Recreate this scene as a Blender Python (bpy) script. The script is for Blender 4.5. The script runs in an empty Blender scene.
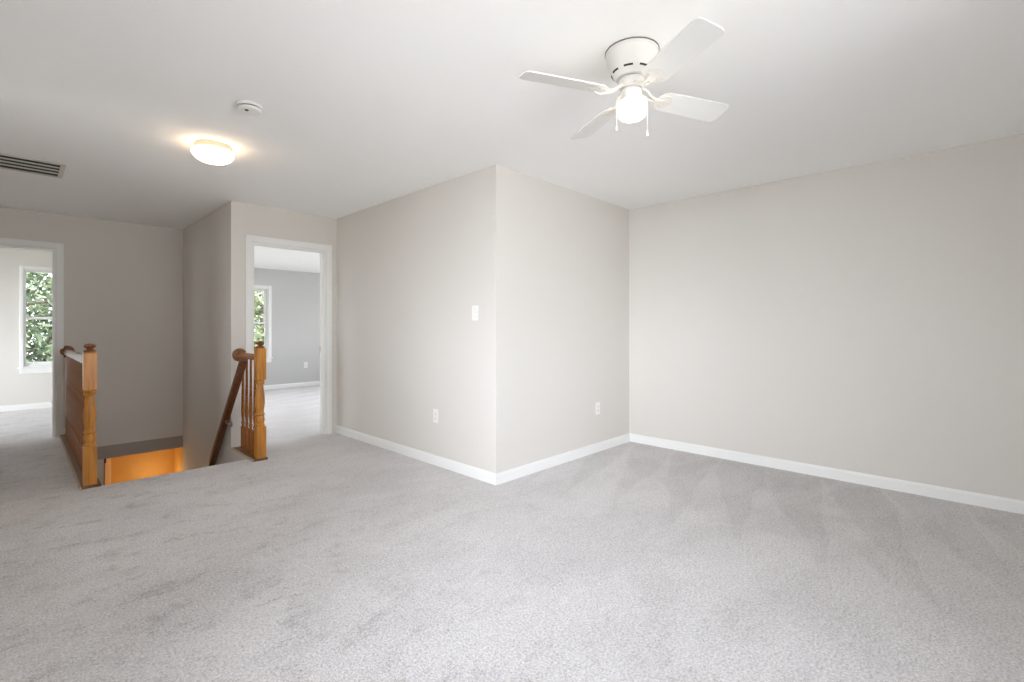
import bpy, bmesh, math, random
from mathutils import Vector, Matrix
random.seed(7)
PI = math.pi
S = bpy.context.scene
COL = S.collection

# ------------------------------------------------------------------ camera
F_PX, YAW, HY, CAM_Z = 478.61, 0.8017, 327.86, 1.1933
cd = bpy.data.cameras.new('camera')
cam = bpy.data.objects.new('camera', cd)
COL.objects.link(cam)
cam.location = (0, 0, CAM_Z)
cam.rotation_euler = (PI / 2, 0, -YAW)
cd.sensor_fit = 'HORIZONTAL'
cd.sensor_width = 36.0
cd.lens = 36.0 * F_PX / 1024
cd.shift_y = -(341 - HY) / 1024
cd.clip_start = 0.02
S.camera = cam

# ------------------------------------------------------------------ light and exposure
SKY, GLOW, GLOW_POW = 4.8, 24.5, 8.0        # overcast sky, brighter low on the side the rear window looks at
w = bpy.data.worlds.new('overcast_sky')
S.world = w
w.use_nodes = True
bg = w.node_tree.nodes['Background']
wn, wl = w.node_tree.nodes, w.node_tree.links
geo = wn.new('ShaderNodeTexCoord')
dot = wn.new('ShaderNodeVectorMath')
dot.operation = 'DOT_PRODUCT'
dot.inputs[1].default_value = Vector((-0.93, -0.37, 0.10)).normalized()
wl.new(geo.outputs['Generated'], dot.inputs[0])
chain = dot.outputs['Value']
for op, val in (('MAXIMUM', 0.0), ('POWER', GLOW_POW), ('MULTIPLY', GLOW), ('ADD', SKY)):
    n = wn.new('ShaderNodeMath')
    n.operation = op
    wl.new(chain, n.inputs[0])
    n.inputs[1].default_value = val
    chain = n.outputs[0]
dot2 = wn.new('ShaderNodeVectorMath')           # and round the veiled sun on the right
dot2.operation = 'DOT_PRODUCT'
dot2.inputs[1].default_value = Vector((0.93, 0.10, 0.30)).normalized()
wl.new(geo.outputs['Generated'], dot2.inputs[0])
halo = dot2.outputs['Value']
for op, val in (('MAXIMUM', 0.0), ('POWER', 8.0), ('MULTIPLY', 6.0)):
    n = wn.new('ShaderNodeMath')
    n.operation = op
    wl.new(halo, n.inputs[0])
    n.inputs[1].default_value = val
    halo = n.outputs[0]
tot = wn.new('ShaderNodeMath')
wl.new(chain, tot.inputs[0])
wl.new(halo, tot.inputs[1])
bg.inputs['Color'].default_value = (0.91, 0.965, 1.05, 1)
wl.new(tot.outputs[0], bg.inputs['Strength'])
S.view_settings.view_transform = 'Standard'
S.view_settings.look = 'None'
S.view_settings.gamma = 1.0
S.view_settings.use_curve_mapping = False
S.view_settings.exposure = 0.27
S.cycles.use_denoising = True
S.cycles.max_bounces = 14
S.cycles.diffuse_bounces = 10
S.cycles.transparent_max_bounces = 16
S.cycles.sample_clamp_indirect = 6.0
SUN_W = 16.0
sun_l = bpy.data.lights.new('sun', 'SUN')      # high, over the right side of the house: it lights the paving added in front to bounce light, not the room
sun_l.energy = SUN_W
sun_l.color = (1.0, 0.98, 0.95)
sun_l.angle = math.radians(3)
sun_o = bpy.data.objects.new('sun', sun_l)
COL.objects.link(sun_o)
sun_o.location = (12, -4, 20)
sun_o.rotation_euler = Vector((-0.47, -0.08, -0.88)).to_track_quat('-Z', 'Y').to_euler()
FAN_GLOW, HALL_GLOW, STAIR_W = 5.0, 9.5, 2.6


def portal(x, y, z, sx, sz, rz):
    l = bpy.data.lights.new('window_daylight', 'AREA')
    l.shape = 'RECTANGLE'
    l.size, l.size_y = sx, sz
    l.cycles.is_portal = True
    o = bpy.data.objects.new('window_daylight', l)
    o.location = (x, y, z)
    o.rotation_euler = (PI / 2, 0, rz)      # local -Z turned to horizontal
    COL.objects.link(o)


# ------------------------------------------------------------------ measurements (metres)
H = 2.44
LOW_Y = 7.74                   # wall of the floor below, seen under the header
XE, YE = 2.5333, 2.6227        # outside corner of the bump-out
XF = 4.4865                    # right wall
YD = 5.2402                    # wall with the bedroom door
XG = 1.4563                    # stairwell side wall
YH = 7.2049                    # far wall with the hall door
XL, YR = -0.95, -0.62          # left wall, rear wall
YN = 4.745                     # near edge of the stairwell
XS = 0.335                     # left edge of the stairwell
Y1, Y2 = 9.964, 9.842          # window walls of the two rooms beyond
T = 0.12
REAR_WIN = [(0.50, 2.40, 0.30, 2.16)]
ADDED_LEFT_WIN = [(0.10, 1.45, 0.45, 2.16), (3.30, 3.68, 0.70, 2.12)]  # unseen windows added to lift the right wall and the hall

# ------------------------------------------------------------------ node helpers


def new_mat(name):
    m = bpy.data.materials.new(name)
    m.use_nodes = True
    nt = m.node_tree
    return m, nt, nt.nodes['Principled BSDF']


def N(nt, t, **kw):
    n = nt.nodes.new(t)
    for k, v in kw.items():
        if k in n.inputs:
            n.inputs[k].default_value = v
        else:
            setattr(n, k, v)
    return n


def plain(name, col, rough=0.5, metal=0.0, bump=0.0, bscale=200.0, spec=0.5):
    m, nt, b = new_mat(name)
    b.inputs['Base Color'].default_value = (*col, 1)
    b.inputs['Roughness'].default_value = rough
    b.inputs['Metallic'].default_value = metal
    b.inputs['Specular IOR Level'].default_value = spec
    tc = N(nt, 'ShaderNodeTexCoord')
    nz = N(nt, 'ShaderNodeTexNoise', Scale=bscale, Detail=3.0)
    nt.links.new(tc.outputs['Object'], nz.inputs['Vector'])
    mx = N(nt, 'ShaderNodeMixRGB', blend_type='MULTIPLY')
    mx.inputs[0].default_value = 0.04
    mx.inputs[1].default_value = (*col, 1)
    nt.links.new(nz.outputs['Fac'], mx.inputs[2])
    nt.links.new(mx.outputs[0], b.inputs['Base Color'])
    if bump:
        bp = N(nt, 'ShaderNodeBump', Strength=bump, Distance=0.002)
        nt.links.new(nz.outputs['Fac'], bp.inputs['Height'])
        nt.links.new(bp.outputs[0], b.inputs['Normal'])
    return m


def wood(name, dark, light, rough=0.35, axis=2):
    m, nt, b = new_mat(name)
    tc = N(nt, 'ShaderNodeTexCoord')
    mp = N(nt, 'ShaderNodeMapping')
    sc = [38.0, 38.0, 38.0]
    sc[axis] = 2.6
    mp.inputs['Scale'].default_value = sc
    nt.links.new(tc.outputs['Object'], mp.inputs['Vector'])
    nz = N(nt, 'ShaderNodeTexNoise', Scale=1.6, Detail=6.0, Distortion=0.25)
    nt.links.new(mp.outputs[0], nz.inputs['Vector'])
    cr = N(nt, 'ShaderNodeValToRGB')
    cr.color_ramp.elements[0].position = 0.30
    cr.color_ramp.elements[0].color = (*dark, 1)
    cr.color_ramp.elements[1].position = 0.66
    cr.color_ramp.elements[1].color = (*light, 1)
    nt.links.new(nz.outputs['Fac'], cr.inputs[0])
    nt.links.new(cr.outputs[0], b.inputs['Base Color'])
    b.inputs['Roughness'].default_value = rough
    bp = N(nt, 'ShaderNodeBump', Strength=0.12, Distance=0.002)
    nt.links.new(nz.outputs['Fac'], bp.inputs['Height'])
    nt.links.new(bp.outputs[0], b.inputs['Normal'])
    return m


def carpet_mat():
    m, nt, b = new_mat('carpet_pile')
    L = nt.links.new

    def src(v, sock):
        if isinstance(v, (int, float)):
            sock.default_value = v
        else:
            L(v, sock)

    def mth(op, a, bb=0.0):
        n = N(nt, 'ShaderNodeMath', operation=op)
        src(a, n.inputs[0])
        src(bb, n.inputs[1])
        return n.outputs[0]

    def step(v, lo, hi):
        n = N(nt, 'ShaderNodeMapRange', interpolation_type='SMOOTHSTEP')
        src(v, n.inputs['Value'])
        n.inputs['From Min'].default_value = lo
        n.inputs['From Max'].default_value = hi
        return n.outputs[0]
    tc = N(nt, 'ShaderNodeTexCoord')
    O = tc.outputs['Object']
    # yarn tufts
    tuft = N(nt, 'ShaderNodeTexNoise', Scale=100.0, Detail=3.0, Roughness=0.75)
    L(O, tuft.inputs['Vector'])
    vor = N(nt, 'ShaderNodeTexVoronoi', Scale=150.0)
    L(O, vor.inputs['Vector'])
    # brushed nap: soft patches and foot scuffs, longer across the room than along it
    mp = N(nt, 'ShaderNodeMapping')
    mp.inputs['Rotation'].default_value = (0, 0, math.radians(8))
    mp.inputs['Scale'].default_value = (0.9, 1.45, 1)
    L(O, mp.inputs['Vector'])
    nap = N(nt, 'ShaderNodeTexNoise', Scale=1.5, Detail=6.0, Roughness=0.66, Distortion=0.6)
    L(mp.outputs[0], nap.inputs['Vector'])
    scuff = N(nt, 'ShaderNodeTexNoise', Scale=5.0, Detail=9.0, Roughness=0.80, Distortion=0.25)
    L(mp.outputs[0], scuff.inputs['Vector'])
    fine = N(nt, 'ShaderNodeTexNoise', Scale=26.0, Detail=4.0, Roughness=0.7)
    L(O, fine.inputs['Vector'])
    # vacuum strokes: wedges fanning out from the right wall
    sp = N(nt, 'ShaderNodeSeparateXYZ')
    L(O, sp.inputs[0])
    wob = N(nt, 'ShaderNodeTexNoise', Scale=1.3, Detail=1.0)
    L(O, wob.inputs['Vector'])
    x = mth('ADD', sp.outputs['X'], mth('MULTIPLY', wob.outputs['Fac'], 0.22))
    y = mth('ADD', sp.outputs['Y'], mth('MULTIPLY', wob.outputs['Fac'], 0.22))
    fr = mth('FRACT', mth('ADD', mth('DIVIDE', y, 0.40), mth('MULTIPLY', x, -0.55)))
    near = step(x, 2.5, 4.5)
    wedge = mth('MULTIPLY', step(mth('SUBTRACT', mth('MULTIPLY', near, 0.95), fr), -0.04, 0.06), step(x, 2.4, 3.2))
    # a worn track of darker scuffs in front of the stairs
    hall = mth('SUBTRACT', 1.0, step(sp.outputs['X'], 0.6, 2.2))
    v = mth('MULTIPLY', mth('SUBTRACT', step(nap.outputs['Fac'], 0.36, 0.62), 0.5), 0.12)
    sc = mth('MULTIPLY', mth('SUBTRACT', 1.0, step(scuff.outputs['Fac'], 0.34, 0.50)), mth('ADD', 0.08, mth('MULTIPLY', hall, 0.22)))
    v = mth('SUBTRACT', v, sc)
    v = mth('SUBTRACT', v, mth('MULTIPLY', wedge, 0.085))
    v = mth('ADD', v, mth('MULTIPLY', mth('SUBTRACT', fine.outputs['Fac'], 0.5), 0.30))
    v = mth('ADD', v, mth('MULTIPLY', mth('SUBTRACT', tuft.outputs['Fac'], 0.5), 1.7))
    v = mth('ADD', v, mth('MULTIPLY', mth('SUBTRACT', vor.outputs['Distance'], 0.4), -0.35))
    v = mth('ADD', v, 0.53)
    cr = N(nt, 'ShaderNodeValToRGB')
    cr.color_ramp.elements[0].position = 0.0
    cr.color_ramp.elements[0].color = (0.38, 0.356, 0.355, 1)
    cr.color_ramp.elements[1].position = 1.0
    cr.color_ramp.elements[1].color = (0.915, 0.892, 0.886, 1)
    L(v, cr.inputs[0])
    L(cr.outputs[0], b.inputs['Base Color'])
    b.inputs['Roughness'].default_value = 0.95
    b.inputs['Specular IOR Level'].default_value = 0.1
    b.inputs['Sheen Weight'].default_value = 0.15
    hgt = mth('ADD', tuft.outputs['Fac'], mth('MULTIPLY', vor.outputs['Distance'], -0.6))
    bp = N(nt, 'ShaderNodeBump', Strength=0.6, Distance=0.006)
    L(hgt, bp.inputs['Height'])
    L(bp.outputs[0], b.inputs['Normal'])
    return m


def glass_mat():
    m, nt, b = new_mat('window_glass')
    nt.nodes.remove(b)
    out = nt.nodes['Material Output']
    tr = N(nt, 'ShaderNodeBsdfTransparent')
    tr.inputs[0].default_value = (0.97, 0.97, 0.97, 1)
    gl = N(nt, 'ShaderNodeBsdfGlossy', Roughness=0.02)
    fr = N(nt, 'ShaderNodeFresnel', IOR=1.45)
    mx = N(nt, 'ShaderNodeMixShader')
    nt.links.new(fr.outputs[0], mx.inputs[0])
    nt.links.new(tr.outputs[0], mx.inputs[1])
    nt.links.new(gl.outputs[0], mx.inputs[2])
    nt.links.new(mx.outputs[0], out.inputs[0])
    return m


def glow(name, col, strength):
    m, nt, b = new_mat(name)
    b.inputs['Base Color'].default_value = (0.9, 0.88, 0.82, 1)
    b.inputs['Roughness'].default_value = 0.25
    b.inputs['Emission Color'].default_value = (*col, 1)
    b.inputs['Emission Strength'].default_value = strength
    return m


def leaf_mat(name, a, c):
    m, nt, b = new_mat(name)
    gi = N(nt, 'ShaderNodeNewGeometry')
    cr = N(nt, 'ShaderNodeValToRGB')
    cr.color_ramp.elements[0].color = (*a, 1)
    cr.color_ramp.elements[1].color = (*c, 1)
    nt.links.new(gi.outputs['Random Per Island'], cr.inputs[0])
    nt.links.new(cr.outputs[0], b.inputs['Base Color'])
    b.inputs['Roughness'].default_value = 0.6
    return m


M = {}
M['wall'] = plain('greige_wall_paint', (0.715, 0.687, 0.642), 0.75, bump=0.05, bscale=260, spec=0.2)
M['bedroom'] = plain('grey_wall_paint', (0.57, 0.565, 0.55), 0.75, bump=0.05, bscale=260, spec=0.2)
M['ceiling'] = plain('ceiling_paint', (0.94, 0.94, 0.935), 0.9, bump=0.05, bscale=180, spec=0.1)
M['trim'] = plain('white_trim_paint', (0.88, 0.88, 0.86), 0.35)
M['plastic'] = plain('white_plastic', (0.86, 0.85, 0.82), 0.35)
M['fanwhite'] = plain('white_enamel', (0.72, 0.70, 0.67), 0.38)
M['blade'] = plain('white_blade_laminate', (0.78, 0.78, 0.76), 0.5)
M['ring'] = plain('cream_enamel', (0.72, 0.64, 0.50), 0.4)
M['slot'] = plain('dark_slot', (0.03, 0.03, 0.03), 0.8)
M['shadow_gap'] = plain('grey_shadow_gap', (0.16, 0.15, 0.14), 0.7)  # shadow line above the fan housing, painted as a grey ring
M['duct'] = plain('duct_shade', (0.02, 0.018, 0.015), 0.9)  # black stands for the shade inside the vent duct
M['vent'] = plain('grey_white_vent_enamel', (0.62, 0.60, 0.55), 0.5)
M['metal'] = plain('brushed_steel', (0.55, 0.53, 0.50), 0.35, 1.0)
M['brass'] = plain('dull_brass', (0.42, 0.33, 0.20), 0.4, 1.0)
M['carpet'] = carpet_mat()
M['glass'] = glass_mat()
OAK = ((0.34, 0.120, 0.012), (0.56, 0.235, 0.030))
M['oak'] = wood('honey_oak', *OAK, 0.3, 2)
M['oak_y'] = wood('honey_oak_rail', (0.20, 0.062, 0.012), (0.36, 0.130, 0.026), 0.22, 1)
M['oak_cap'] = wood('walnut_stained_oak', (0.12, 0.040, 0.010), (0.25, 0.090, 0.022), 0.28, 2)
M['oak_dark'] = wood('stained_handrail', (0.075, 0.024, 0.009), (0.15, 0.050, 0.018), 0.3, 1)
M['lamplit'] = plain('lamplit_wall_colour', (0.66, 0.37, 0.10), 0.6)  # warm lamp glow on a beige wall, put into the base colour
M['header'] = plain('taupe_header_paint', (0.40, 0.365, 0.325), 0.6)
M['strip'] = plain('dark_brown_stain', (0.17, 0.075, 0.024), 0.4)
M['bead'] = plain('pale_wood_bead', (0.52, 0.40, 0.28), 0.5)
M['pine'] = wood('pale_pine', (0.80, 0.58, 0.30), (0.90, 0.70, 0.42), 0.4, 2)
M['bark'] = wood('bark', (0.05, 0.035, 0.025), (0.12, 0.09, 0.065), 0.9, 2)
M['grass'] = plain('dry_pale_lawn', (0.27, 0.275, 0.24), 0.9, bump=0.4, bscale=12)
M['bounce_paving'] = plain('bounce_light_paving', (0.64, 0.625, 0.60), 0.9, bump=0.2, bscale=6)  # unseen pale ground added to bounce daylight up to the ceiling
M['fan_glow'] = glow('fan_globe_glass', (1.0, 0.86, 0.62), FAN_GLOW)
M['hall_glow'] = glow('hall_lamp_glass', (1.0, 0.74, 0.47), HALL_GLOW)

# ------------------------------------------------------------------ mesh helpers


def box(bm, x0, x1, y0, y1, z0, z1):
    v = [bm.verts.new((x, y, z)) for z in (z0, z1) for y in (y0, y1) for x in (x0, x1)]
    for f in ((0, 2, 3, 1), (4, 5, 7, 6), (0, 1, 5, 4), (2, 6, 7, 3), (0, 4, 6, 2), (1, 3, 7, 5)):
        bm.faces.new([v[i] for i in f])
    return v


def lathe(bm, prof, c=(0, 0, 0), n=32, mtx=None):
    """prof: (radius, height) list, turned round local Z through c."""
    c = Vector(c)
    rings = []
    for r, z in prof:
        if r < 1e-6:
            p = Vector((0, 0, z))
            rings.append([bm.verts.new(c + (mtx @ p if mtx else p))])
        else:
            ring = []
            for i in range(n):
                a = 2 * PI * i / n
                p = Vector((r * math.cos(a), r * math.sin(a), z))
                ring.append(bm.verts.new(c + (mtx @ p if mtx else p)))
            rings.append(ring)
    for a, b in zip(rings, rings[1:]):
        if len(a) == 1 and len(b) == 1:
            continue
        for i in range(n):
            j = (i + 1) % n
            if len(a) == 1:
                bm.faces.new((a[0], b[j], b[i]))
            elif len(b) == 1:
                bm.faces.new((a[i], a[j], b[0]))
            else:
                bm.faces.new((a[i], a[j], b[j], b[i]))
    for ring, rev in ((rings[0], True), (rings[-1], False)):
        if len(ring) > 1:
            bm.faces.new(list(reversed(ring)) if rev else ring)


def tube(bm, pts, r, n=10):
    pts = [Vector(p) for p in pts]
    rings = []
    for i, p in enumerate(pts):
        d = (pts[min(i + 1, len(pts) - 1)] - pts[max(i - 1, 0)]).normalized()
        up = Vector((0, 0, 1)) if abs(d.z) < 0.9 else Vector((1, 0, 0))
        u = d.cross(up).normalized()
        v = u.cross(d)
        rr = r[i] if isinstance(r, (list, tuple)) else r
        rings.append([bm.verts.new(p + u * rr * math.cos(2 * PI * k / n) + v * rr * math.sin(2 * PI * k / n)) for k in range(n)])
    for a, b in zip(rings, rings[1:]):
        for k in range(n):
            j = (k + 1) % n
            bm.faces.new((a[k], a[j], b[j], b[k]))
    bm.faces.new(list(reversed(rings[0])))
    bm.faces.new(rings[-1])


def sweep(bm, sec, p0, p1, up=Vector((0, 0, 1))):
    """section (side, up) list swept straight from p0 to p1."""
    p0, p1 = Vector(p0), Vector(p1)
    d = (p1 - p0).normalized()
    sd = d.cross(up).normalized()
    u = sd.cross(d)
    a = [bm.verts.new(p0 + sd * s + u * t) for s, t in sec]
    b = [bm.verts.new(p1 + sd * s + u * t) for s, t in sec]
    n = len(sec)
    for i in range(n):
        j = (i + 1) % n
        bm.faces.new((a[i], a[j], b[j], b[i]))
    bm.faces.new(list(reversed(a)))
    bm.faces.new(b)


def root(name, loc, label, cat, group=None):
    o = bpy.data.objects.new(name, None)
    o.empty_display_size = 0.1
    o.location = loc
    COL.objects.link(o)
    tag(o, label, cat, group)
    return o


def tag(o, label, cat, group=None):
    o['label'] = label
    o['category'] = cat
    if group:
        o['group'] = group
    return o


def wpos(o):
    p = Vector(o.location)
    while o.parent:
        o = o.parent
        p += Vector(o.location)
    return p


def obj(name, bm, mat, parent=None, smooth=False, bevel=0.0, label=None):
    bmesh.ops.recalc_face_normals(bm, faces=bm.faces[:])
    # centre the mesh on its own base, keep it where it was built
    xs = [v.co for v in bm.verts]
    mn = Vector((min(c.x for c in xs), min(c.y for c in xs), min(c.z for c in xs)))
    mxx = Vector((max(c.x for c in xs), max(c.y for c in xs), max(c.z for c in xs)))
    org = Vector(((mn.x + mxx.x) / 2, (mn.y + mxx.y) / 2, mn.z))
    if parent is None and name in ('floor', 'ground', 'ground_front'):
        org = Vector((0, 0, 0))
    for v in bm.verts:
        v.co -= org
    me = bpy.data.meshes.new(name)
    bm.to_mesh(me)
    bm.free()
    me.materials.append(mat)
    o = bpy.data.objects.new(name, me)
    COL.objects.link(o)
    o.location = org - (wpos(parent) if parent else Vector((0, 0, 0)))
    o.parent = parent
    if bevel:
        md = o.modifiers.new('bevel', 'BEVEL')
        md.width = bevel
        md.segments = 2
        md.limit_method = 'ANGLE'
    if smooth:
        for p in me.polygons:
            p.use_smooth = True
        if smooth == 'auto':
            md = o.modifiers.new('edges', 'EDGE_SPLIT')
            md.split_angle = math.radians(38)
    if label:
        o['label'] = label
    return o


def struct(name, bm, mat, parent=None, **k):
    o = obj(name, bm, mat, parent, **k)
    if parent is None:
        o['kind'] = 'structure'
    return o


def B(*boxes):
    bm = bmesh.new()
    for b in boxes:
        box(bm, *b)
    return bm


def wall_x(name, y0, y1, x0, x1, z0, z1, holes, mat):
    """wall running along X between y0..y1 with (xa,xb,za,zb) holes."""
    bs, cx = [], x0
    for xa, xb, za, zb in sorted(holes):
        bs.append((cx, xa, y0, y1, z0, z1))
        if za > z0:
            bs.append((xa, xb, y0, y1, z0, za))
        bs.append((xa, xb, y0, y1, zb, z1))
        cx = xb
    bs.append((cx, x1, y0, y1, z0, z1))
    return struct(name, B(*bs), mat)


def wall_y(name, x0, x1, y0, y1, z0, z1, holes, mat):
    bs, cy = [], y0
    for ya, yb, za, zb in sorted(holes):
        bs.append((x0, x1, cy, ya, z0, z1))
        if za > z0:
            bs.append((x0, x1, ya, yb, z0, za))
        bs.append((x0, x1, ya, yb, zb, z1))
        cy = yb
    bs.append((x0, x1, cy, y1, z0, z1))
    return struct(name, B(*bs), mat)


# ------------------------------------------------------------------ room shell
D2 = (1.648, 2.408, 0.0, 2.060)      # bedroom door opening in the door wall
D1 = (-0.470, 0.290, 0.0, 2.056)     # hall door opening in the far wall
W1 = (0.058, 0.740, 0.62, 2.055)      # windows of the rooms beyond
W2 = (2.640, 3.375, 0.62, 1.95)

bm = B((XL - T, XF + T, YR - T, YN, -0.26, 0), (XL - T, XS, YN, YH + T, -0.26, 0), (XG, XE + T, YN, YD + T, -0.26, 0),
       (-3.0, XG + 0.03, YH + T, Y1 + T, -0.26, 0), (XG + 0.03, 5.6, YD + T, Y2 + T, -0.26, 0))
tube(bm, [(XS, YN, -0.018), (XG, YN, -0.018)], 0.018, 16)
struct('floor', bm, M['carpet'])

struct('ceiling', B((XL - T, XF + T, YR - T, YE + T, H, H + 0.1), (XL - T, XE + T, YE + T, YD + T, H, H + 0.1),
                    (XL - T, XG + T, YD + T, YH + T, H, H + 0.1)), M['ceiling'])
struct('ceiling_bedroom', B((XG + T, 5.6, YD + T, Y2 + T, 2.335, 2.44)), M['ceiling'])
struct('ceiling_hall_room', B((-3.0, XG, YH + T, Y1 + T, H, H + 0.1)), M['ceiling'])

struct('wall_right', B((XF, XF + T, YR - T, YE + T, 0, H)), M['wall'])
struct('wall_front', B((XE, XF, YE, YE + T, 0, H)), M['wall'])
struct('wall_partition', B((XE, XE + T, YE + T, YD, 0, H)), M['wall'])
wall_x('wall_bedroom_door', YD, YD + T, XG, XE + T, 0, H, [D2], M['wall'])
struct('wall_stair', B((XG, XG + T, YD + T, YH + T, -0.27, H), (XG, XG + T, YD + T, YH, -2.7, -0.27), (XG, XG + T, YN - 0.4, YD + T, -2.7, -0.26), (XG - 0.003, XG, YN + 0.020, YD + T, -0.27, -0.002)), M['wall'])
wall_x('wall_far', YH, YH + T, XL - T, XG, 0, H, [(D1[0], D1[1], 0, D1[3])], M['wall'])
struct('wall_far_lower', B((XS, XG, YH, YH + T, -0.165, -0.0001), (XS, 0.690, YH, YH + T, -2.7, -0.31)), M['wall'])
struct('wall_stair_lower', B((XG, XG + T, YH, LOW_Y + T, -2.7, -0.271), (0.70, XG, LOW_Y, LOW_Y + T, -2.7, -0.26), (0.58, 0.70, YH + T, LOW_Y + T, -2.7, -0.26)), M['lamplit'])
struct('ceiling_stair_lower', B((0.58, XG, YH + T, LOW_Y + T, -0.30, -0.27)), M['ceiling'])
struct('wall_stair_left', B((XS - T, XS, YN - 0.4, YH, -2.7, -0.26), (XS - 0.012, XS, YN + 0.002, YH, -0.26, -0.004)), M['wall'])
wall_y('wall_left', XL - T, XL, YR - T, YH + T, 0, H, ADDED_LEFT_WIN, M['wall'])
wall_x('wall_rear', YR - T, YR, XL, XF, 0, H, REAR_WIN, M['wall'])
# rooms beyond the two doors
wall_x('wall_hall_room', Y1, Y1 + T, -3.0, XG, 0, H, [(-2.8, -0.5, 0.40, 2.15), W1], M['wall'])
wall_y('wall_hall_room_left', -3.0 - T, -3.0, YH, Y1 + T, 0, H, [(7.6, 9.6, 0.30, 1.90)], M['wall'])
struct('wall_hall_room_near', B((-3.0, XL - T, YH, YH + T, 0, H)), M['wall'])
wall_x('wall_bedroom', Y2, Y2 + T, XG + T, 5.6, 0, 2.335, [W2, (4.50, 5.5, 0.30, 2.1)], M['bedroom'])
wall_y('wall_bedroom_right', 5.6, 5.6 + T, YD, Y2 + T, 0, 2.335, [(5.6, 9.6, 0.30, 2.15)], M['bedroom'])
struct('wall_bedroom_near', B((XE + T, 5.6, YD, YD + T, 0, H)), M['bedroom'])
struct('wall_room_divider', B((XG, XG + T, YH + T, Y1, 0, H)), M['wall'])

# stairs going down, and the boxed ledge above the lower landing
bm = bmesh.new()
for i in range(6):
    box(bm, XS + 0.004, XG - 0.004, YN + 0.01 + i * 0.225, YN + 0.01 + (i + 1) * 0.225 + 0.02, -0.19 * (i + 2) - 0.1, -0.19 * (i + 1))
box(bm, XS + 0.004, XG - 0.004, YN + 0.01 + 6 * 0.225, LOW_Y - 0.004, -1.52, -1.33)
struct('floor_stairs', bm, M['carpet'])
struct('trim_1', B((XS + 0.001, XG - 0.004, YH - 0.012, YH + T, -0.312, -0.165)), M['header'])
t2 = struct('trim_2', B((0.742, 0.800, LOW_Y - 0.10, LOW_Y - 0.001, -2.7, -0.302)), M['pine'], bevel=0.003)
struct('hinge', B((0.734, 0.752, LOW_Y - 0.108, LOW_Y - 0.100, -0.46, -0.40)), M['slot'], t2)

# ------------------------------------------------------------------ baseboards
BH, BT = 0.084, 0.014
PROF = [(0, 0), (BT, 0), (BT, BH - 0.018), (BT * 0.62, BH - 0.008), (BT * 0.45, BH), (0, BH)]


def baseboard(name, p0, p1):
    """board on the left of the walking direction p0 -> p1 faces into the room."""
    bm = bmesh.new()
    p0, p1 = Vector((*p0, 0.0)), Vector((*p1, 0.0))
    d = (p1 - p0).normalized()
    nrm = Vector((-d.y, d.x, 0))
    a = [bm.verts.new(p0 + nrm * s + Vector((0, 0, z))) for s, z in PROF]
    b = [bm.verts.new(p1 + nrm * s + Vector((0, 0, z))) for s, z in PROF]
    n = len(PROF)
    for i in range(n):
        j = (i + 1) % n
        bm.faces.new((a[i], a[j], b[j], b[i]))
    bm.faces.new(a)
    bm.faces.new(b)
    return struct(name, bm, M['trim'])


baseboard('baseboard_right', (XF, YR), (XF, YE))
baseboard('baseboard_front', (XF - BT, YE), (XE - BT, YE))
baseboard('baseboard_partition', (XE, YE), (XE, YD))
baseboard('baseboard_bedroom_door', (1.590, YD), (1.575, YD))
baseboard('baseboard_far', (0.372, YH), (0.335, YH))
baseboard('baseboard_hall_room', (XG, Y1), (-3.0, Y1))
baseboard('baseboard_bedroom', (5.6, Y2), (XG + T, Y2))
baseboard('baseboard_left', (XL, YH), (XL, YR))
baseboard('baseboard_rear', (XL, YR), (XF, YR))

# ------------------------------------------------------------------ doors (cased openings)


def casing(bm, xa, xb, zt, y, sgn):
    """flat casing with an outer back band round an opening; sgn -1 = towards the viewer."""
    cw, r = 0.047, 0.004
    def bx(x0, x1, z0, z1, t):
        ya, yb = sorted((y, y + sgn * t))
        box(bm, x0, x1, ya, yb, z0, z1)
    for side in (-1, 1):
        e = xa - r if side < 0 else xb + r
        o = e + side * cw
        bx(min(e, o), max(e, o), 0, zt + r + cw, 0.013)
        o2 = o + side * 0.012
        bx(min(o, o2) - (0.006 if side > 0 else 0), max(o, o2) + (0.006 if side < 0 else 0), 0, zt + r + cw + 0.012, 0.021)
    bx(xa - r, xb + r, zt + r, zt + r + cw, 0.013)
    bx(xa - r - cw - 0.012, xb + r + cw + 0.012, zt + r + cw - 0.006, zt + r + cw + 0.012, 0.021)


def door_frame(name, D, y):
    xa, xb, _, zt = D
    bm = bmesh.new()
    casing(bm, xa, xb, zt, y, -1)
    d = struct(name, bm, M['trim'], bevel=0.002)
    casing_back = bmesh.new()
    casing(casing_back, xa, xb, zt, y + T, 1)
    struct('casing', casing_back, M['trim'], d)
    j = 0.016
    struct('jamb', B((xa, xa + j, y, y + T, 0, zt), (xb - j, xb, y, y + T, 0, zt), (xa + j, xb - j, y, y + T, zt - j, zt)), M['trim'], d)
    struct('door_stop', B((xa + j, xa + j + 0.010, y + 0.045, y + 0.080, 0, zt - j), (xb - j - 0.010, xb - j, y + 0.045, y + 0.080, 0, zt - j),
                          (xa + j, xb - j, y + 0.045, y + 0.080, zt - j - 0.010, zt - j)), M['trim'], d)
    return d


d1 = door_frame('door_1', D1, YH)
d2 = door_frame('door_2', D2, YD)
struct('strike_plate', B((D2[1] - 0.0185, D2[1] - 0.016, YD + 0.086, YD + 0.112, 0.925, 0.985)), M['brass'], d2, label='small brass strike plate')

# ------------------------------------------------------------------ windows


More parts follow.
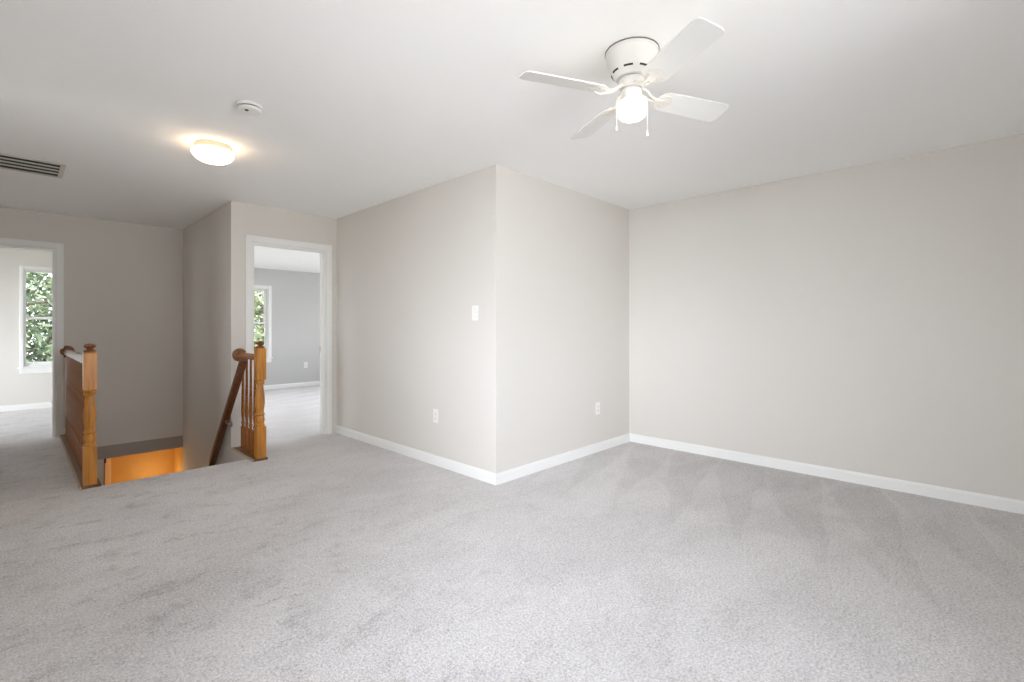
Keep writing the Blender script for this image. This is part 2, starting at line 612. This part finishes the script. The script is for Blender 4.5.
def win(name, hole, y, along='x', sgn=-1, cas=0.058, fr=0.015, f=0.036):
    """double-hung window; y is the room face, sgn the way into the room."""
    xa, xb, za, zb = hole

    def P(x0, x1, d0, d1, z0, z1):          # d: depth towards the room
        a, b = sorted((y + sgn * d0, y + sgn * d1))
        return (x0, x1, a, b, z0, z1) if along == 'x' else (a, b, x0, x1, z0, z1)
    r = struct(name, B(P(xa - cas, xa, 0, 0.018, za, zb + cas), P(xb, xb + cas, 0, 0.018, za, zb + cas), P(xa, xb, 0, 0.018, zb, zb + cas),
                       ), M['trim'], bevel=0.003)
    struct('sill', B(P(xa - cas - 0.02, xb + cas + 0.02, -0.03, 0.045, za - 0.022, za), P(xa - cas, xb + cas, 0, 0.016, za - 0.095, za - 0.022)), M['trim'], r, bevel=0.003)
    struct('frame', B(P(xa, xa + fr, -T, 0, za, zb), P(xb - fr, xb, -T, 0, za, zb), P(xa, xb, -T, 0, zb - 0.015, zb), P(xa, xb, -T, 0, za, za + 0.012)), M['trim'], r)
    zm = (za + zb) / 2
    a, b = xa + fr, xb - fr
    for nm, z0, z1, d in (('upper_sash', zm - 0.018, zb - 0.015, -0.085), ('lower_sash', za + 0.012, zm + 0.018, -0.050)):
        lo = 0.055 if nm == 'lower_sash' else f
        s = struct(nm, B(P(a, a + f, d, d + 0.03, z0, z1), P(b - f, b, d, d + 0.03, z0, z1), P(a + f, b - f, d, d + 0.03, z1 - f, z1), P(a + f, b - f, d, d + 0.03, z0, z0 + lo)), M['trim'], r, bevel=0.002)
        struct('pane', B(P(a + f, b - f, d + 0.012, d + 0.016, z0 + lo, z1 - f)), M['glass'], s)
    c = (xa + xb) / 2
    # daylight portal in the opening, facing the room
    ang = {('x', -1): PI, ('x', 1): 0.0, ('y', 1): -PI / 2, ('y', -1): PI / 2}[(along, sgn)]
    yp = y - sgn * (T + 0.02)
    if along == 'x':
        portal(c, yp, zm, xb - xa, zb - za, ang)
    else:
        portal(yp, c, zm, xb - xa, zb - za, ang)
    return r


win('window_1', W1, Y1, cas=0.040, fr=0.008, f=0.022)
win('window_2', W2, Y2)
win('window_3', (4.50, 5.5, 0.30, 2.1), Y2)  # out of view, widened to brighten the bedroom
for i, h in enumerate(REAR_WIN):
    win('window_%d' % (4 + i), h, YR, 'x', 1)
for i, h in enumerate(ADDED_LEFT_WIN):
    win('window_%d' % (9 + i), h, XL, 'y', 1)  # added for their light on the right wall and hall, never in view
win('window_7', (7.6, 9.6, 0.30, 1.90), -3.0, 'y', 1)  # unseen window added to brighten the hall room
win('window_8', (-2.8, -0.5, 0.40, 2.15), Y1)  # second unseen opening, added for more light in the hall room
win('window_6', (5.6, 9.6, 0.30, 2.15), 5.6, 'y', -1)  # large unseen window added as the bedroom's main fill light

# ------------------------------------------------------------------ stair railings
RAIL_SEC = [(-0.030, -0.026), (0.030, -0.026), (0.032, -0.004), (0.026, 0.012), (0.015, 0.026), (-0.015, 0.026), (-0.026, 0.012), (-0.032, -0.004)]


def newel_bm(x, y):
    bm = bmesh.new()
    h = 0.0395
    def blk(z0, z1, ch=0.006):
        # square block with chamfered ends
        secs = [(h - ch, z0), (h, z0 + ch), (h, z1 - ch), (h - ch, z1)]
        prev = None
        for s, z in secs:
            q = [bm.verts.new((x + sx * s, y + sy * s, z)) for sx, sy in ((-1, -1), (1, -1), (1, 1), (-1, 1))]
            if prev:
                for i in range(4):
                    j = (i + 1) % 4
                    bm.faces.new((prev[i], prev[j], q[j], q[i]))
            else:
                bm.faces.new(list(reversed(q)))
            prev = q
        bm.faces.new(prev)
    blk(0.0, 0.305)
    blk(0.725, 1.010)
    lathe(bm, [(0.036, 0.303), (0.040, 0.312), (0.036, 0.324), (0.030, 0.332), (0.036, 0.345), (0.0385, 0.365), (0.036, 0.385), (0.030, 0.396),
               (0.038, 0.404), (0.040, 0.412), (0.036, 0.420), (0.029, 0.432), (0.031, 0.45), (0.037, 0.49), (0.0395, 0.525), (0.0385, 0.56),
               (0.034, 0.60), (0.029, 0.645), (0.026, 0.675), (0.028, 0.684), (0.036, 0.690), (0.038, 0.699), (0.034, 0.706), (0.032, 0.712), (0.039, 0.720), (0.036, 0.728)], (x, y, 0), 28)
    return bm


def cap_bm(x, y):
    bm = bmesh.new()
    lathe(bm, [(0.034, 1.009), (0.038, 1.014), (0.036, 1.024), (0.024, 1.030), (0.019, 1.036), (0.022, 1.042), (0.034, 1.048), (0.037, 1.056), (0.032, 1.066), (0.018, 1.073), (0.0, 1.076)], (x, y, 0), 28)
    return bm


def baluster_bm(x, y, z0, z1):
    bm = bmesh.new()
    h = 0.016
    box(bm, x - h, x + h, y - h, y + h, z0, z0 + 0.215)
    lathe(bm, [(0.0155, z0 + 0.213), (0.011, z0 + 0.235), (0.016, z0 + 0.250), (0.016, z0 + 0.258), (0.0115, z0 + 0.272), (0.0155, z0 + 0.33), (0.0165, z0 + 0.37), (0.0145, z0 + 0.48),
               (0.011, z0 + 0.70), (0.0105, z1)], (x, y, 0), 14)
    return bm


def railing(x, yn, yw, xb0, xb1, ybase, n_bal, first, step, label, zr0, zr1):
    r = root('stair_railing', (x, yn, 0), label, 'railing', 'oak railings guarding the stairwell')
    nw = obj('newel_post', newel_bm(x, yn), M['oak'], r, smooth='auto')
    obj('post_cap', cap_bm(x, yn), M['oak_cap'], nw, smooth='auto', label='darker turned button cap')
    ya = yn + 0.040
    bm = bmesh.new()
    sweep(bm, RAIL_SEC, (x, ya, zr0), (x, yw - 0.020, zr1))
    obj('handrail', bm, M['oak_y'], r, smooth='auto')
    bm = bmesh.new()
    lathe(bm, [(0.0, 0.024), (0.040, 0.024), (0.052, 0.020), (0.058, 0.012), (0.064, 0.008), (0.066, 0.001), (0.0, 0.001)], (x, yw, zr1), 32, Matrix.Rotation(PI / 2, 3, 'X'))
    obj('rosette', bm, M['oak_cap'], r, smooth='auto', label='round oak rosette on the wall')
    # oak nosing strip under the balusters
    bm = bmesh.new()
    box(bm, xb0, xb1, ybase, yw - 0.002, 0.0, 0.020)
    obj('base_strip', bm, M['strip'], r, bevel=0.004, label='dark brown wooden strip under the balusters')
    bm = bmesh.new()
    box(bm, xb0 - 0.006, xb0 + 0.001, ybase, yw - 0.002, 0.0, 0.023)
    obj('edge_bead', bm, M['bead'], r, label='thin pale bead along the strip')
    for i in range(n_bal):
        y = first + i * step
        t = (y - ya) / (yw - ya)
        zt = zr0 + (zr1 - zr0) * t - 0.02
        obj('baluster', baluster_bm(x, y, 0.018, zt), M['oak_y'], r, smooth='auto')  # darker oak puts the balusters' shaded side into their colour
    return r


railing(0.378, 4.780, YH, 0.325, 0.440, 4.728, 20, 4.905, 0.114,
        'long oak railing left of the stairwell, running to the wall beside the hall door', 0.945, 0.933)
railing(1.530, 4.660, YD, XG + 0.004, 1.580, 4.61, 4, 4.795, 0.112,
        'short oak railing right of the stairwell, ending beside the bedroom door casing', 0.925, 0.925)

# sloping handrail on the stairwell side wall
HX = 1.404
p0, p1 = Vector((HX, 4.690, 0.913)), Vector((HX, 6.30, -0.87))
r = root('wall_handrail', (HX, 4.60, 0.80), 'dark stained handrail sloping down along the stairwell side wall', 'handrail')
bm = bmesh.new()
sweep(bm, [(-0.026, -0.032), (0.026, -0.032), (0.031, -0.010), (0.031, 0.012), (0.018, 0.031), (-0.018, 0.031), (-0.031, 0.012), (-0.031, -0.010)], p0, p1)
obj('rail', bm, M['oak_dark'], r, smooth='auto', bevel=0.003)
for yy in (5.22, 6.05):
    t = (yy - p0.y) / (p1.y - p0.y)
    c = p0.lerp(p1, t)
    bm = bmesh.new()
    xw = XG - 0.001 if yy > YD + T or c.z < 0 else XG
    tube(bm, [(HX, yy, c.z - 0.030), (HX + 0.004, yy, c.z - 0.060), (HX + 0.022, yy, c.z - 0.075), (xw, yy, c.z - 0.075)], 0.006, 10)
    lathe(bm, [(0.0, 0.007), (0.020, 0.006), (0.026, 0.0), (0.0, 0.0)], (xw, yy, c.z - 0.075), 20, Matrix.Rotation(-PI / 2, 3, 'Y'))
    box(bm, HX - 0.014, HX + 0.014, yy - 0.03, yy + 0.03, c.z - 0.036, c.z - 0.030)
    obj('bracket', bm, M['brass'], r, smooth='auto', label='small metal wall bracket')

# ------------------------------------------------------------------ ceiling fan
FX, FY = 1.934, 1.117
fan = root('ceiling_fan', (FX, FY, H), 'white four-blade hugger ceiling fan with a lit round globe', 'ceiling fan')
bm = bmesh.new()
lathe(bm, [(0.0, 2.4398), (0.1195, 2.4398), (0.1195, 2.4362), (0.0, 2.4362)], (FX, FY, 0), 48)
obj('shadow_ring', bm, M['shadow_gap'], fan, label='grey ring painted as the shadow gap round the top of the housing')
bm = bmesh.new()
lathe(bm, [(0.0, 2.4361), (0.116, 2.4361), (0.118, 2.434), (0.118, 2.428), (0.114, 2.424), (0.112, 2.40), (0.104, 2.375), (0.094, 2.350), (0.084, 2.335), (0.076, 2.325), (0.070, 2.3185), (0.0, 2.3185)], (FX, FY, 0), 48)
hs = obj('motor_housing', bm, M['fanwhite'], fan, smooth='auto')
for k in range(8):                               # cooling slots low on the housing
    bm = bmesh.new()
    a0 = 2 * PI * k / 8 + 0.13
    prev = None
    for j in range(7):
        a = a0 + j * 0.075
        ca, sa = math.cos(a), math.sin(a)
        q = [bm.verts.new((FX + r_ * ca, FY + r_ * sa, z)) for r_, z in ((0.0875, 2.3372), (0.0922, 2.3440), (0.0890, 2.3462), (0.0843, 2.3394))]
        if prev:
            for i in range(4):
                n_ = (i + 1) % 4
                bm.faces.new((prev[i], prev[n_], q[n_], q[i]))
        else:
            bm.faces.new(list(reversed(q)))
        prev = q
    bm.faces.new(prev)
    obj('cooling_slot', bm, M['slot'], hs, label='dark cooling slot')
bm = bmesh.new()
lathe(bm, [(0.0, 2.3184), (0.050, 2.3184), (0.058, 2.312), (0.060, 2.296), (0.056, 2.282), (0.046, 2.272), (0.0, 2.272)], (FX, FY, 0), 36)
obj('rotor_hub', bm, M['fanwhite'], fan, smooth='auto')
bm = bmesh.new()
lathe(bm, [(0.0, 2.2719), (0.036, 2.2719), (0.046, 2.266), (0.047, 2.235), (0.044, 2.228), (0.052, 2.224), (0.053, 2.214), (0.0, 2.214)], (FX, FY, 0), 36)
obj('switch_housing', bm, M['fanwhite'], fan, smooth='auto')
bm = bmesh.new()
lathe(bm, [(0.0, 2.2139), (0.050, 2.2139), (0.060, 2.211), (0.066, 2.202), (0.068, 2.186), (0.0665, 2.168), (0.061, 2.154), (0.050, 2.143), (0.032, 2.136), (0.0, 2.1335)], (FX, FY, 0), 40)
obj('light_globe', bm, M['fan_glow'], fan, smooth=True, label='glowing white globe')
PITCH = math.radians(14)
for deg in (63, 153, 241, 336):
    a = math.radians(deg)
    mt = Matrix.Rotation(a, 3, 'Z') @ Matrix.Rotation(-PITCH, 3, 'X')
    cen = Vector((FX, FY, 2.250))
    # outline of the blade in its own plane
    out = []
    def arc(cx, cy, r_, a0, a1, n=6):
        for i in range(n + 1):
            t = math.radians(a0 + (a1 - a0) * i / n)
            out.append((cx + r_ * math.cos(t), cy + r_ * math.sin(t)))
    arc(0.500, -0.034, 0.030, -90, 0)
    arc(0.500, 0.034, 0.030, 0, 90)
    arc(0.185, 0.015, 0.042, 95, 180)
    arc(0.185, -0.015, 0.042, 180, 265)
    bm = bmesh.new()
    top = [bm.verts.new(cen + mt @ Vector((x, y, 0.003))) for x, y in out]
    bot = [bm.verts.new(cen + mt @ Vector((x, y, -0.003))) for x, y in out]
    bm.faces.new(top)
    bm.faces.new(list(reversed(bot)))
    for i in range(len(out)):
        j = (i + 1) % len(out)
        bm.faces.new((top[i], bot[i], bot[j], top[j]))
    bl = obj('blade', bm, M['blade'], fan)
    # curved iron that carries the blade
    bm = bmesh.new()
    rz = Matrix.Rotation(a, 3, 'Z')
    def q(x, y, z):
        return cen + rz @ Vector((x, y, z))
    for s in (-1, 1):
        tube(bm, [q(0.048, s * 0.012, 0.030), q(0.072, s * 0.020, 0.020), q(0.095, s * 0.016, 0.004), q(0.120, s * 0.010, -0.004), q(0.150, s * 0.022, -0.006 + s * 0.0055), q(0.178, s * 0.026, -0.007 + s * -0.006)], 0.0055, 8)
    pl = [(0.135, -0.012), (0.160, -0.036), (0.190, -0.040), (0.205, -0.022), (0.222, 0.0), (0.205, 0.022), (0.190, 0.040), (0.160, 0.036), (0.135, 0.012)]
    tp = [bm.verts.new(cen + mt @ Vector((x, y, -0.0031))) for x, y in pl]
    bt = [bm.verts.new(cen + mt @ Vector((x, y, -0.0065))) for x, y in pl]
    bm.faces.new(tp)
    bm.faces.new(list(reversed(bt)))
    for i in range(len(pl)):
        j = (i + 1) % len(pl)
        bm.faces.new((tp[i], bt[i], bt[j], tp[j]))
    for sx, sy in ((0.168, -0.022), (0.168, 0.022), (0.205, 0.0)):
        lathe(bm, [(0.0, -0.009), (0.004, -0.0085), (0.005, -0.006), (0.0, -0.006)], cen + mt @ Vector((sx, sy, 0)), 10, mt)
    obj('blade_iron', bm, M['fanwhite'], fan, smooth='auto')
for s, zb in ((-1, 2.085), (1, 2.062)):
    dx, dy = 0.6955 * s, -0.7185 * s
    x, y = FX + dx * 0.058, FY + dy * 0.058
    bm = bmesh.new()
    tube(bm, [(FX + dx * 0.046, FY + dy * 0.046, 2.243), (x, y, 2.236), (x + dx * 0.012, y + dy * 0.012, 2.220), (x + dx * 0.012, y + dy * 0.012, zb + 0.02)], 0.0012, 8)
    ch = obj('pull_chain', bm, M['plastic'], fan)
    bm = bmesh.new()
    lathe(bm, [(0.0, 0.024), (0.0025, 0.022), (0.0035, 0.012), (0.0055, 0.004), (0.004, 0.0), (0.0, 0.0)], (x + dx * 0.012, y + dy * 0.012, zb), 12)
    obj('pull_knob', bm, M['plastic'], ch, smooth=True, label='white bell-shaped pull')

# ------------------------------------------------------------------ hall ceiling lamp, smoke detector, vent
LX, LYY = 0.930, 3.745
lamp = root('ceiling_lamp', (LX, LYY, H), 'lit round flush ceiling lamp with a shallow glass bowl near the hall', 'ceiling light')
bm = bmesh.new()
lathe(bm, [(0.0, 2.4395), (0.108, 2.4395), (0.112, 2.432), (0.114, 2.404), (0.110, 2.400), (0.0, 2.400)], (LX, LYY, 0), 40)
obj('base_ring', bm, M['ring'], lamp, smooth='auto', label='cream metal base ring')
bm = bmesh.new()
lathe(bm, [(0.0, 2.3995), (0.112, 2.3995), (0.124, 2.394), (0.127, 2.385), (0.120, 2.366), (0.104, 2.348), (0.080, 2.334), (0.050, 2.325), (0.0, 2.321)], (LX, LYY, 0), 40)
obj('glass_bowl', bm, M['hall_glow'], lamp, smooth=True, label='glowing frosted glass bowl')

SX, SY = 0.905, 2.918
sm = root('smoke_detector', (SX, SY, H), 'round white smoke detector on the ceiling between the lamp and the fan', 'smoke detector')
bm = bmesh.new()
lathe(bm, [(0.0, 2.4395), (0.062, 2.4395), (0.064, 2.434), (0.062, 2.425), (0.0, 2.425)], (SX, SY, 0), 36)
obj('base_plate', bm, M['plastic'], sm, smooth='auto')
bm = bmesh.new()
lathe(bm, [(0.0, 2.4249), (0.052, 2.4249), (0.052, 2.419), (0.0, 2.419)], (SX, SY, 0), 36)
obj('smoke_slot', bm, M['slot'], sm, label='dark recessed slot')
bm = bmesh.new()
lathe(bm, [(0.0, 2.4189), (0.058, 2.4189), (0.059, 2.412), (0.054, 2.404), (0.030, 2.400), (0.0, 2.3995)], (SX, SY, 0), 36)
cv = obj('cover', bm, M['plastic'], sm, smooth='auto')
bm = bmesh.new()
lathe(bm, [(0.0, 2.3994), (0.010, 2.3996), (0.010, 2.397), (0.0, 2.3965)], (SX - 0.022, SY - 0.018, 0.001), 16)
obj('test_button', bm, M['slot'], cv, label='small dark test button')

VX0, VX1, VY0, VY1 = -0.52, 0.258, 4.980, 5.440
vent = root('ceiling_vent', ((VX0 + VX1) / 2, (VY0 + VY1) / 2, H), 'long slatted return air vent on the ceiling at the left edge', 'air vent')
obj('shade_backing', B((VX0 + 0.02, VX1 - 0.02, VY0 + 0.02, VY1 - 0.02, 2.4375, 2.4395)), M['duct'], vent, label='black sheet painted as the shade inside the duct')
fw = 0.030
obj('frame', B((VX0, VX1, VY0, VY0 + fw, 2.430, 2.4375), (VX0, VX1, VY1 - fw, VY1, 2.430, 2.4375), (VX0, VX0 + fw, VY0 + fw, VY1 - fw, 2.430, 2.4375), (VX1 - fw, VX1, VY0 + fw, VY1 - fw, 2.430, 2.4375)), M['vent'], vent, bevel=0.003)
for k in range(3):
    yc = VY0 + fw + (VY1 - VY0 - 2 * fw) * (k + 1) / 4
    obj('slat', B((VX0 + fw, VX1 - fw, yc - 0.019, yc + 0.019, 2.4335, 2.4365)), M['vent'], vent, bevel=0.002)

# ------------------------------------------------------------------ switch and outlets


def plate(name, pos, nrm, label, cat, kind, group=None):
    """wall plate whose back centre is pos; nrm points into the room ('-x' or '-y')."""
    r = root(name, pos, label, cat, group)
    p = Vector(pos)

    def P(u0, u1, d0, d1, z0, z1):
        if nrm == '-x':
            return (p.x - d1, p.x - d0, p.y + u0, p.y + u1, p.z + z0, p.z + z1)
        return (p.x + u0, p.x + u1, p.y - d1, p.y - d0, p.z + z0, p.z + z1)
    obj('cover_plate', B(P(-0.036, 0.036, 0.0004, 0.006, -0.059, 0.059)), M['plastic'], r, bevel=0.003)
    if kind == 'switch':
        sl = obj('toggle_surround', B(P(-0.0065, 0.0065, 0.006, 0.0075, -0.014, 0.014)), M['plastic'], r, bevel=0.001)
        obj('toggle', B(P(-0.0045, 0.0045, 0.0075, 0.018, 0.000, 0.010)), M['plastic'], r, bevel=0.002)
        for z in (-0.030, 0.030):
            obj('screw', B(P(-0.003, 0.003, 0.006, 0.0072, z - 0.003, z + 0.003)), M['metal'], r, bevel=0.001, label='small metal screw')
    else:
        for z in (-0.020, 0.020):
            f = obj('receptacle', B(P(-0.017, 0.017, 0.006, 0.0085, z - 0.0145, z + 0.0145)), M['plastic'], r, bevel=0.003)
            obj('socket_slots', B(P(-0.0085, -0.0060, 0.0085, 0.0089, z - 0.002, z + 0.008), P(0.0060, 0.0085, 0.0085, 0.0089, z - 0.002, z + 0.006), P(-0.0025, 0.0025, 0.0085, 0.0089, z - 0.011, z - 0.006)), M['slot'], f, label='dark socket slots')
        obj('screw', B(P(-0.0025, 0.0025, 0.006, 0.0072, -0.0025, 0.0025)), M['metal'], r, bevel=0.001, label='small metal screw')
    return r


plate('light_switch', (XE, 2.857, 1.311), '-x', 'white toggle light switch plate beside the outside wall corner', 'light switch', 'switch')
plate('wall_outlet', (XE, 3.370, 0.428), '-x', 'white wall outlet low on the wall below the light switch', 'outlet', 'outlet', 'white duplex wall outlets')
plate('wall_outlet', (3.897, YE, 0.416), '-y', 'white wall outlet low on the short bright wall near the right corner', 'outlet', 'outlet', 'white duplex wall outlets')
plate('wall_outlet', (4.10, Y2, 0.435), '-y', 'white wall outlet on the bedroom wall seen through the doorway', 'outlet', 'outlet', 'white duplex wall outlets')

# ------------------------------------------------------------------ lower stair light (the lamp of the floor below)
sl = bpy.data.lights.new('lower_stair_lamp', 'POINT')
sl.energy = STAIR_W
sl.color = (1.0, 0.70, 0.36)
sl.shadow_soft_size = 0.08
so = bpy.data.objects.new('lower_stair_lamp', sl)
so.location = (1.20, 7.42, -0.72)
COL.objects.link(so)

# ------------------------------------------------------------------ outside: lawn and trees
struct('ground', B((-40, 60, 4, 60, -3.3, -3.2)), M['grass'])
struct('ground_front', B((-40, 60, -40, 4, -3.3, -3.2)), M['bounce_paving'])
LEAF = [leaf_mat('leaf_dark_green', (0.018, 0.040, 0.014), (0.060, 0.095, 0.030)), leaf_mat('leaf_yellow_green', (0.035, 0.060, 0.014), (0.095, 0.115, 0.030)),
        leaf_mat('leaf_blue_green', (0.022, 0.045, 0.024), (0.065, 0.095, 0.048))]


def tree(x, y, h, rad, kind, label, n=8000):
    z0 = -3.2
    r = root('tree', (x, y, z0), label, 'tree', 'trees outside the far windows')
    bm = bmesh.new()
    tube(bm, [(x, y, z0), (x + 0.05, y, z0 + h * 0.3), (x - 0.05, y + 0.1, z0 + h * 0.6), (x + 0.05, y, z0 + h * 0.95)], [0.17, 0.14, 0.09, 0.03], 10)
    ends = []
    for k in range(26):
        a = random.uniform(0, 2 * PI)
        zb = z0 + h * random.uniform(0.22, 0.85)
        ln = rad * random.uniform(0.5, 1.0) * (1.05 - 0.5 * (zb - z0) / h)
        e = Vector((x + math.cos(a) * ln, y + math.sin(a) * ln, zb + random.uniform(0.1, 0.8)))
        mid = Vector((x, y, zb)).lerp(e, 0.5) + Vector((0, 0, -0.1))
        tube(bm, [(x, y, zb), mid, e], [0.045, 0.03, 0.012], 6)
        ends += [mid, e, e.lerp(mid, 0.5)]
    obj('trunk', bm, M['bark'], r, smooth=True)
    bm = bmesh.new()
    for k in range(n):
        c = random.choice(ends) + Vector([random.gauss(0, 0.34) for _ in range(3)])
        u = Vector([random.gauss(0, 1) for _ in range(3)]).normalized()
        v = u.orthogonal().normalized()
        s = random.uniform(0.05, 0.12)
        q = [c - u * s, c + v * s * 0.45, c + u * s, c - v * s * 0.45]
        bm.faces.new([bm.verts.new(p) for p in q])
    bmesh.ops.recalc_face_normals(bm, faces=bm.faces[:])
    f = obj('foliage', bm, LEAF[kind], r)
    f['kind'] = 'stuff'
    return r


tree(-0.10, 15.4, 7.6, 2.2, 0, 'dark green leafy tree nearest to the left hall window')
tree(1.9, 21.0, 8.4, 2.8, 1, 'yellow green tree standing further back behind the left hall window')
tree(5.6, 16.6, 7.2, 2.2, 1, 'light green tree nearest to the bedroom window')
tree(8.4, 23.0, 6.4, 2.8, 2, 'blue green tree farther away in the bedroom window')
# unseen trees added behind the garden to screen sky light from the hall room
for x, y, h in ((-4.6, 16.5, 8.5), (-9.0, 18.0, 9.0), (-4.0, 24.0, 9.5)):
    tree(x, y, h, 2.6, 0, 'added unseen tree left of the hall window, blocking sky light', 6000)
